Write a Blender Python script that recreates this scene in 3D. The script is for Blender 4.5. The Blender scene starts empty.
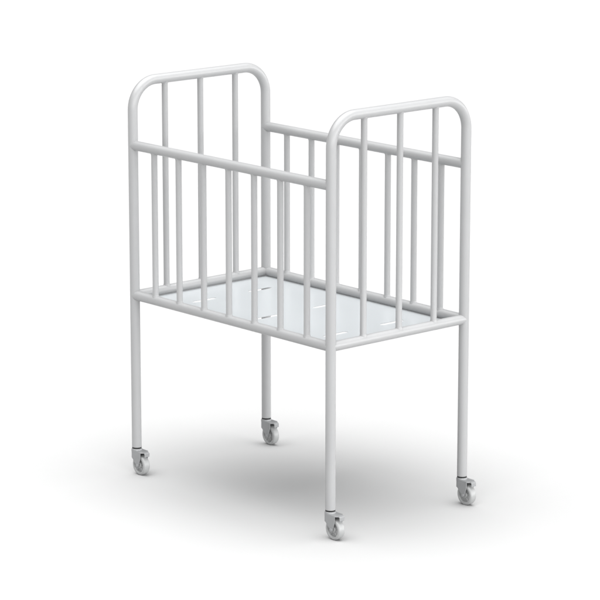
import bpy, bmesh, math
from mathutils import Vector, Matrix

scene = bpy.context.scene
COL = scene.collection

# ------------------------------------------------------------------ sizes (metres)
T = 0.0805                   # height of the tube ends above the floor (caster height)
H = T - 0.002                # datum of the heights below
L, W = 0.847, 0.500          # post axes, length and width
Z_TOP = H + 1.0778           # axis of the end-frame top bar
Z_RAIL = H + 0.8954          # axis of the upper side rails
Z_LOW = H + 0.4560           # axis of the lower rails and bars
R_TUBE = 0.0142
R_SPIN = 0.0088
R_BEND = 0.082

# ------------------------------------------------------------------ materials
def new_mat(name):
    m = bpy.data.materials.new(name)
    m.use_nodes = True
    nt = m.node_tree
    return m, nt, nt.nodes["Principled BSDF"]

def coated(name, col, rough, scale=900.0, bump=0.02, dist=0.0002, tint=0.03, metal=0.0):
    """painted or plated surface: slight mottling in tone and gloss, fine orange peel"""
    m, nt, b = new_mat(name)
    N, K = nt.nodes, nt.links
    tc = N.new("ShaderNodeTexCoord")
    n1 = N.new("ShaderNodeTexNoise"); n1.inputs["Scale"].default_value = 9.0
    n1.inputs["Detail"].default_value = 4.0
    K.new(tc.outputs["Object"], n1.inputs["Vector"])
    cr = N.new("ShaderNodeMapRange")
    cr.inputs["To Min"].default_value = 1.0 - tint
    cr.inputs["To Max"].default_value = 1.0 + tint
    K.new(n1.outputs["Fac"], cr.inputs["Value"])
    mx = N.new("ShaderNodeVectorMath"); mx.operation = 'SCALE'
    mx.inputs[0].default_value = col
    K.new(cr.outputs["Result"], mx.inputs["Scale"])
    K.new(mx.outputs["Vector"], b.inputs["Base Color"])
    rr = N.new("ShaderNodeMapRange")
    rr.inputs["To Min"].default_value = rough - 0.02
    rr.inputs["To Max"].default_value = rough + 0.02
    K.new(n1.outputs["Fac"], rr.inputs["Value"])
    K.new(rr.outputs["Result"], b.inputs["Roughness"])
    n2 = N.new("ShaderNodeTexNoise"); n2.inputs["Scale"].default_value = scale
    K.new(tc.outputs["Object"], n2.inputs["Vector"])
    bp = N.new("ShaderNodeBump"); bp.inputs["Strength"].default_value = bump
    bp.inputs["Distance"].default_value = dist
    K.new(n2.outputs["Fac"], bp.inputs["Height"])
    K.new(bp.outputs["Normal"], b.inputs["Normal"])
    b.inputs["Metallic"].default_value = metal
    return m

M_PAINT = coated("white_powder_coat", (0.305, 0.307, 0.310), 0.33)
M_TRAY = coated("pale_sheet_metal", (0.40, 0.419, 0.431), 0.30, tint=0.015)
M_ZINC = coated("zinc_plated_steel", (0.25, 0.254, 0.258), 0.34, metal=0.15)
M_WHEEL = coated("white_nylon", (0.31, 0.314, 0.314), 0.36, tint=0.02)
M_BLACK = coated("black_plastic", (0.006, 0.006, 0.006), 0.5)
M_FLOOR = coated("white_studio_floor", (0.40, 0.40, 0.40), 0.75, scale=300.0, bump=0.0, tint=0.0)
M_FLOOR.node_tree.nodes["Principled BSDF"].inputs["Specular IOR Level"].default_value = 0.1

# ------------------------------------------------------------------ mesh helpers
def sweep(bm, pts, r, seg=32, cap=True, cap_round=False):
    """tube of radius r along a polyline"""
    pts = [Vector(p) for p in pts]
    n = len(pts)
    t0 = (pts[1] - pts[0]).normalized()
    ref = Vector((0, 0, 1)) if abs(t0.z) < 0.9 else Vector((0, 1, 0))
    u = t0.cross(ref).normalized()
    rings = []
    prev = t0
    for i, p in enumerate(pts):
        if i == 0: t = t0
        elif i == n - 1: t = (pts[-1] - pts[-2]).normalized()
        else: t = ((pts[i] - pts[i-1]).normalized() + (pts[i+1] - pts[i]).normalized()).normalized()
        q = prev.rotation_difference(t)
        u = (q @ u); u = (u - t * u.dot(t)).normalized()
        v = t.cross(u); prev = t
        rings.append([bm.verts.new(p + r * (math.cos(2*math.pi*k/seg) * u + math.sin(2*math.pi*k/seg) * v)) for k in range(seg)])
    for a, b in zip(rings, rings[1:]):
        for k in range(seg):
            f = bm.faces.new((a[k], a[(k+1) % seg], b[(k+1) % seg], b[k])); f.smooth = True
    if cap:
        # end discs on vertices of their own, so the tube wall keeps its normals
        bm.faces.new([bm.verts.new(v.co) for v in reversed(rings[0])])
        bm.faces.new([bm.verts.new(v.co) for v in rings[-1]])

def lathe(bm, prof, origin, axis='Y', seg=48, closed=False):
    """revolve (radius, offset) pairs round an axis through origin"""
    o = Vector(origin)
    rings = []
    for r, h in prof:
        ring = []
        for k in range(seg if r > 1e-6 else 1):
            a = 2 * math.pi * k / seg
            c, s = r * math.cos(a), r * math.sin(a)
            ring.append(bm.verts.new(o + (Vector((c, h, s)) if axis == 'Y' else Vector((c, s, h)))))
        rings.append(ring)
    pairs = list(zip(rings, rings[1:]))
    if closed: pairs.append((rings[-1], rings[0]))
    for a, b in pairs:
        for k in range(seg):
            k2 = (k + 1) % seg
            va = (a[k], a[k2]) if len(a) > 1 else (a[0],)
            vb = (b[k2], b[k]) if len(b) > 1 else (b[0],)
            vs = va + vb
            if len(vs) >= 3:
                f = bm.faces.new(vs); f.smooth = True

def prism(bm, outline, y0, y1):
    """outline of (x, z) extruded from y0 to y1"""
    a = [bm.verts.new((x, y0, z)) for x, z in outline]
    b = [bm.verts.new((x, y1, z)) for x, z in outline]
    n = len(outline)
    bm.faces.new(a); bm.faces.new(list(reversed(b)))
    for k in range(n):
        bm.faces.new((a[k], b[k], b[(k+1) % n], a[(k+1) % n]))

def prism_z(bm, outline, z0, z1):
    a = [bm.verts.new((x, y, z0)) for x, y in outline]
    b = [bm.verts.new((x, y, z1)) for x, y in outline]
    n = len(outline)
    bm.faces.new(a); bm.faces.new(list(reversed(b)))
    for k in range(n):
        bm.faces.new((a[k], b[k], b[(k+1) % n], a[(k+1) % n]))

def build(name, bm, mat, parent=None, loc=(0, 0, 0), bevel=0.0, seg=3):
    bmesh.ops.recalc_face_normals(bm, faces=bm.faces)
    me = bpy.data.meshes.new(name)
    bm.to_mesh(me); bm.free()
    me.materials.append(mat)
    o = bpy.data.objects.new(name, me)
    COL.objects.link(o)
    o.location = loc
    if parent: o.parent = parent
    if bevel:
        md = o.modifiers.new("edges", 'BEVEL')
        md.width = bevel; md.segments = seg; md.limit_method = 'ANGLE'
        md.angle_limit = math.radians(35)
        md.harden_normals = True
        for f in me.polygons: f.use_smooth = True
    return o

def tube(name, pts, r, parent, seg=32):
    """tube with its origin at the first point"""
    o = Vector(pts[0])
    bm = bmesh.new()
    sweep(bm, [Vector(p) - o for p in pts], r, seg)
    return build(name, bm, M_PAINT, parent, o)

# ------------------------------------------------------------------ floor (runs to the horizon)
bm = bmesh.new()
S = 400.0
bm.faces.new([bm.verts.new(v) for v in ((-S, -S, 0), (S, -S, 0), (S, S, 0), (-S, S, 0))])
floor = build("floor", bm, M_FLOOR)
floor["kind"] = "structure"

# ------------------------------------------------------------------ the crib
crib = bpy.data.objects.new("crib", None)
COL.objects.link(crib)
crib.empty_display_size = 0.1
crib["label"] = "white tubular metal baby crib with barred sides standing on four small casters"
crib["category"] = "crib"

def copy_tree(o, parent, loc):
    c = o.copy(); COL.objects.link(c); c.parent = parent; c.location = loc
    for ch in list(o.children):
        d = ch.copy(); COL.objects.link(d); d.parent = c
    return c

# end frames: one bent tube, leg to leg
def end_path():
    p = [(0, -W/2, T)]
    for i in range(0, 17):
        a = math.pi - (math.pi/2) * i / 16
        p.append((0, -W/2 + R_BEND + R_BEND*math.cos(a), Z_TOP - R_BEND + R_BEND*math.sin(a)))
    for i in range(0, 17):
        a = math.pi/2 - (math.pi/2) * i / 16
        p.append((0, W/2 - R_BEND + R_BEND*math.cos(a), Z_TOP - R_BEND + R_BEND*math.sin(a)))
    p.append((0, W/2, T))
    return p
bm = bmesh.new()
sweep(bm, end_path(), R_TUBE, 40)
end_frame = build("end_frame", bm, M_PAINT, crib, (-L/2, 0, 0))
copy_tree(end_frame, crib, (L/2, 0, 0))

# rails along the sides, bars across the ends
top_rail = tube("top_rail", [(-L/2, -W/2, Z_RAIL), (L/2, -W/2, Z_RAIL)], R_TUBE - 0.0002, crib)
copy_tree(top_rail, crib, (-L/2, W/2, Z_RAIL))
bottom_rail = tube("bottom_rail", [(-L/2, -W/2, Z_LOW), (L/2, -W/2, Z_LOW)], R_TUBE - 0.0002, crib)
copy_tree(bottom_rail, crib, (-L/2, W/2, Z_LOW))
end_bar = tube("end_bar", [(-L/2, -W/2, Z_LOW), (-L/2, W/2, Z_LOW)], R_TUBE - 0.0004, crib)
copy_tree(end_bar, crib, (L/2, -W/2, Z_LOW))

# spindles: seven in each side, three in each end, flaring slightly into a weld at both ends
def spindle(loc, top):
    bm = bmesh.new()
    h = top - loc[2]
    e = R_TUBE
    prof = [(R_SPIN + 0.0016, 0.0), (R_SPIN + 0.0016, e - 0.0022), (R_SPIN + 0.0009, e - 0.0004), (R_SPIN + 0.0003, e + 0.0012), (R_SPIN, e + 0.0030)]
    prof += [(r, h - z) for r, z in reversed(prof)]
    lathe(bm, prof, (0, 0, 0), 'Z', 32)
    return build("spindle", bm, M_PAINT, crib, loc)
first = None
for y in (-W/2, W/2):
    for k in range(-3, 4):
        p = (k * 0.109, y, Z_LOW)
        if first is None: first = spindle(p, Z_RAIL)
        else: copy_tree(first, crib, p)
first = None
for x in (-L/2, L/2):
    for k in range(-1, 2):
        p = (x, k * 0.132, Z_LOW)
        if first is None: first = spindle(p, Z_TOP)
        else: copy_tree(first, crib, p)

# base panel: sheet with rounded corners and six long slots cut right through it
def slot_loop(cx, cy, ln, w, n=10):
    pts = []
    for i in range(n + 1):
        a = math.pi * i / n
        pts.append((cx + w/2*math.cos(a), cy + ln/2 - w/2 + w/2*math.sin(a)))
    for i in range(n + 1):
        a = math.pi + math.pi * i / n
        pts.append((cx + w/2*math.cos(a), cy - ln/2 + w/2 + w/2*math.sin(a)))
    return pts
def corner_loop(hx, hy, r, n=8):
    pts = []
    for cx, cy, a0 in ((hx-r, hy-r, 0), (-hx+r, hy-r, 90), (-hx+r, -hy+r, 180), (hx-r, -hy+r, 270)):
        for i in range(n + 1):
            a = math.radians(a0 + 90*i/n)
            pts.append((cx + r*math.cos(a), cy + r*math.sin(a)))
    return pts
bm = bmesh.new()
loops = [corner_loop(L/2 - 0.007, W/2 - 0.007, 0.012)]
for sx in (-0.283, 0.0, 0.283):
    for sy in (-0.106, 0.106):
        loops.append(slot_loop(sx, sy, 0.0865, 0.017))
edges = []
for lp in loops:
    vs = [bm.verts.new((x, y, 0)) for x, y in lp]
    for k in range(len(vs)):
        edges.append(bm.edges.new((vs[k], vs[(k+1) % len(vs)])))
bmesh.ops.triangle_fill(bm, use_beauty=True, use_dissolve=False, edges=edges)
top_faces = list(bm.faces)
ex = bmesh.ops.extrude_face_region(bm, geom=top_faces)
bmesh.ops.translate(bm, vec=(0, 0, -0.0013), verts=[g for g in ex['geom'] if isinstance(g, bmesh.types.BMVert)])
base_panel = build("base_panel", bm, M_TRAY, crib, (0, 0, Z_LOW - 0.0124))
base_panel["label"] = "pale bluish sheet metal base with six long slots"

# casters: fork, wheel, axle bolt, brake pedal, black collar (all turned the same way)
AX, AZ, RW = 0.020, -0.0510, 0.0295     # axle and wheel radius, measured from the tube end
def make_caster(loc):
    bm = bmesh.new()
    # swivel head under the tube
    lathe(bm, [(0.0, -0.0040), (0.0125, -0.0040), (0.0152, -0.0054), (0.0160, -0.0085), (0.0160, -0.0150), (0.0, -0.0150)], (0, 0, 0), 'Z', 40)
    # top plate running forward over the wheel
    out = [(0.0405, -0.0095), (0.0405, 0.0095), (0.034, 0.0150), (0.0, 0.0162)]
    for i in range(1, 12):
        a = math.pi/2 + math.pi * i / 12
        out.append((0.0162*math.cos(a), 0.0162*math.sin(a)))
    out += [(0.0, -0.0162), (0.034, -0.0150)]
    prism_z(bm, out, -0.0125, -0.0085)
    # curved rear wall joining the two cheeks
    n = 14
    wall_o, wall_i = [], []
    for i in range(n + 1):
        a = math.pi/2 + math.pi * i / n
        wall_o.append((0.0157*math.cos(a), 0.0157*math.sin(a)))
        wall_i.append((0.0132*math.cos(a), 0.0132*math.sin(a)))
    prism_z(bm, wall_o + list(reversed(wall_i)), -0.0330, -0.0110)
    # cheeks either side of the wheel, tapering to the axle
    cheek = [(-0.003, -0.0100), (0.034, -0.0100), (0.0335, -0.0270)]
    for i in range(0, 13):
        a = math.radians(10 - 190*i/12)
        cheek.append((AX + 0.0062*math.cos(a), AZ + 0.0062*math.sin(a)))
    cheek += [(-0.003, -0.0330)]
    prism(bm, cheek, -0.0158, -0.0131)
    prism(bm, cheek, 0.0131, 0.0158)
    c = build("caster", bm, M_ZINC, crib, loc, bevel=0.0009)
    # wheel: tread with rounded shoulders, raised rim, recessed web, hub
    hw = 0.0108
    half = [(0.0, hw-0.0002), (0.0082, hw-0.0002), (0.0088, hw-0.0012), (0.0092, 0.0048), (0.0195, 0.0042), (0.0210, hw-0.0012), (0.0216, hw),
            (0.0250, hw), (0.0270, hw-0.0006), (0.0285, hw-0.0020), (RW-0.0002, hw-0.0042), (RW, hw-0.0065)]
    prof = half + [(r, -h) for r, h in reversed(half)]
    bm = bmesh.new()
    lathe(bm, prof, (0, 0, 0), 'Y', 64)
    for k in range(5):                       # ribs across the recessed web
        a = 2*math.pi*k/5 + 0.35
        for s in (-1, 1):
            ca, sa = math.cos(a), math.sin(a)
            vs = []
            for (rr, tt, yy) in ((0.0085, -0.0010, 0.004), (0.0205, -0.0010, 0.004), (0.0205, 0.0010, 0.004), (0.0085, 0.0010, 0.004),
                                 (0.0085, -0.0007, 0.0080), (0.0205, -0.0007, 0.0080), (0.0205, 0.0007, 0.0080), (0.0085, 0.0007, 0.0080)):
                vs.append(bm.verts.new((rr*ca - tt*sa, s*yy, rr*sa + tt*ca)))
            for q in ((4, 5, 6, 7), (0, 1, 5, 4), (1, 2, 6, 5), (2, 3, 7, 6), (3, 0, 4, 7), (0, 3, 2, 1)):
                bm.faces.new([vs[i] for i in q])
    w = build("wheel", bm, M_WHEEL, c, (AX, 0, AZ))
    for f in w.data.polygons: f.use_smooth = True
    w.modifiers.new("split", 'EDGE_SPLIT').split_angle = math.radians(40)
    # axle bolt right through both cheeks
    bm = bmesh.new()
    lathe(bm, [(0.0, -0.0186), (0.0036, -0.0186), (0.0050, -0.0178), (0.0052, -0.0157), (0.0030, -0.0150), (0.0030, 0.0150),
               (0.0052, 0.0157), (0.0050, 0.0178), (0.0036, 0.0186), (0.0, 0.0186)], (0, 0, 0), 'Y', 28)
    b = build("axle_bolt", bm, M_ZINC, c, (AX, 0, AZ))
    b.modifiers.new("split", 'EDGE_SPLIT').split_angle = math.radians(35)
    # brake pedal: lip bent down at the front of the plate
    bm = bmesh.new()
    prism(bm, [(0.0385, -0.0089), (0.0455, -0.0096), (0.0478, -0.0120), (0.0482, -0.0225), (0.0464, -0.0225), (0.0455, -0.0135), (0.0385, -0.0119)], -0.0088, 0.0088)
    build("brake_pedal", bm, M_ZINC, c, bevel=0.0007)
    # black collar between tube and swivel head
    bm = bmesh.new()
    lathe(bm, [(0.0, 0.0004), (0.0136, 0.0004), (0.0140, -0.0008), (0.0138, -0.0036), (0.0126, -0.0044), (0.0, -0.0044)], (0, 0, 0), 'Z', 36)
    k = build("stem_collar", bm, M_BLACK, c)
    return c
corners = [(-L/2, -W/2, T), (-L/2, W/2, T), (L/2, -W/2, T), (L/2, W/2, T)]
caster = make_caster(corners[0])
for p in corners[1:]:
    copy_tree(caster, crib, p)

# ------------------------------------------------------------------ light: white studio surround, soft overhead light
world = bpy.data.worlds.new("World")
scene.world = world
world.use_nodes = True
nt = world.node_tree
bg = nt.nodes["Background"]
tc = nt.nodes.new("ShaderNodeTexCoord")
dot = nt.nodes.new("ShaderNodeVectorMath"); dot.operation = 'DOT_PRODUCT'
dot.inputs[1].default_value = Vector((1.0, 0.14, 0.0)).normalized()   # brighter side of the studio
nt.links.new(tc.outputs["Generated"], dot.inputs[0])
mr = nt.nodes.new("ShaderNodeMapRange")
mr.interpolation_type = 'SMOOTHSTEP'
mr.inputs["From Min"].default_value = -0.15
mr.inputs["From Max"].default_value = 1.0
mr.inputs["To Min"].default_value = 0.12
mr.inputs["To Max"].default_value = 10.0
nt.links.new(dot.outputs["Value"], mr.inputs["Value"])
sep = nt.nodes.new("ShaderNodeSeparateXYZ")
nt.links.new(tc.outputs["Generated"], sep.inputs[0])
mz = nt.nodes.new("ShaderNodeMapRange")                    # glow added low round the horizon to light the legs, dark overhead
mz.inputs["From Min"].default_value = 0.0
mz.inputs["From Max"].default_value = 1.0
mz.inputs["To Min"].default_value = 1.0
mz.inputs["To Max"].default_value = 0.0
nt.links.new(sep.outputs["Z"], mz.inputs["Value"])
pw = nt.nodes.new("ShaderNodeMath"); pw.operation = 'POWER'
nt.links.new(mz.outputs["Result"], pw.inputs[0]); pw.inputs[1].default_value = 3.4
mul = nt.nodes.new("ShaderNodeMath"); mul.operation = 'MULTIPLY'
nt.links.new(mr.outputs["Result"], mul.inputs[0])
nt.links.new(pw.outputs[0], mul.inputs[1])
nt.links.new(mul.outputs[0], bg.inputs["Strength"])
bg.inputs["Color"].default_value = (1, 1, 1, 1)

ld = bpy.data.lights.new("overhead_softbox", 'SUN')
ld.energy = 7.5
ld.angle = math.radians(83)
lo = bpy.data.objects.new("overhead_softbox", ld)
COL.objects.link(lo)
lo.location = (0, 0, 3)
lo.rotation_euler = (math.radians(5), math.radians(1.5), 0)

# ------------------------------------------------------------------ camera (solved from the photograph)
cd = bpy.data.cameras.new("camera")
cam = bpy.data.objects.new("camera", cd)
COL.objects.link(cam)
az, el = math.radians(138.627487), math.radians(-12.7630281)
fwd = Vector((math.cos(el)*math.cos(az), math.cos(el)*math.sin(az), math.sin(el)))
cam.location = (6.189, -5.438, 2.342 + H)
cam.rotation_euler = fwd.to_track_quat('-Z', 'Y').to_euler()
cd.sensor_width = 36.0
cd.lens = 36.0 * 2973.47 / 600.0
cd.clip_end = 2000.0
scene.camera = cam

scene.view_settings.view_transform = 'Standard'
scene.view_settings.look = 'None'
scene.view_settings.exposure = 0.0
scene.view_settings.gamma = 1.0
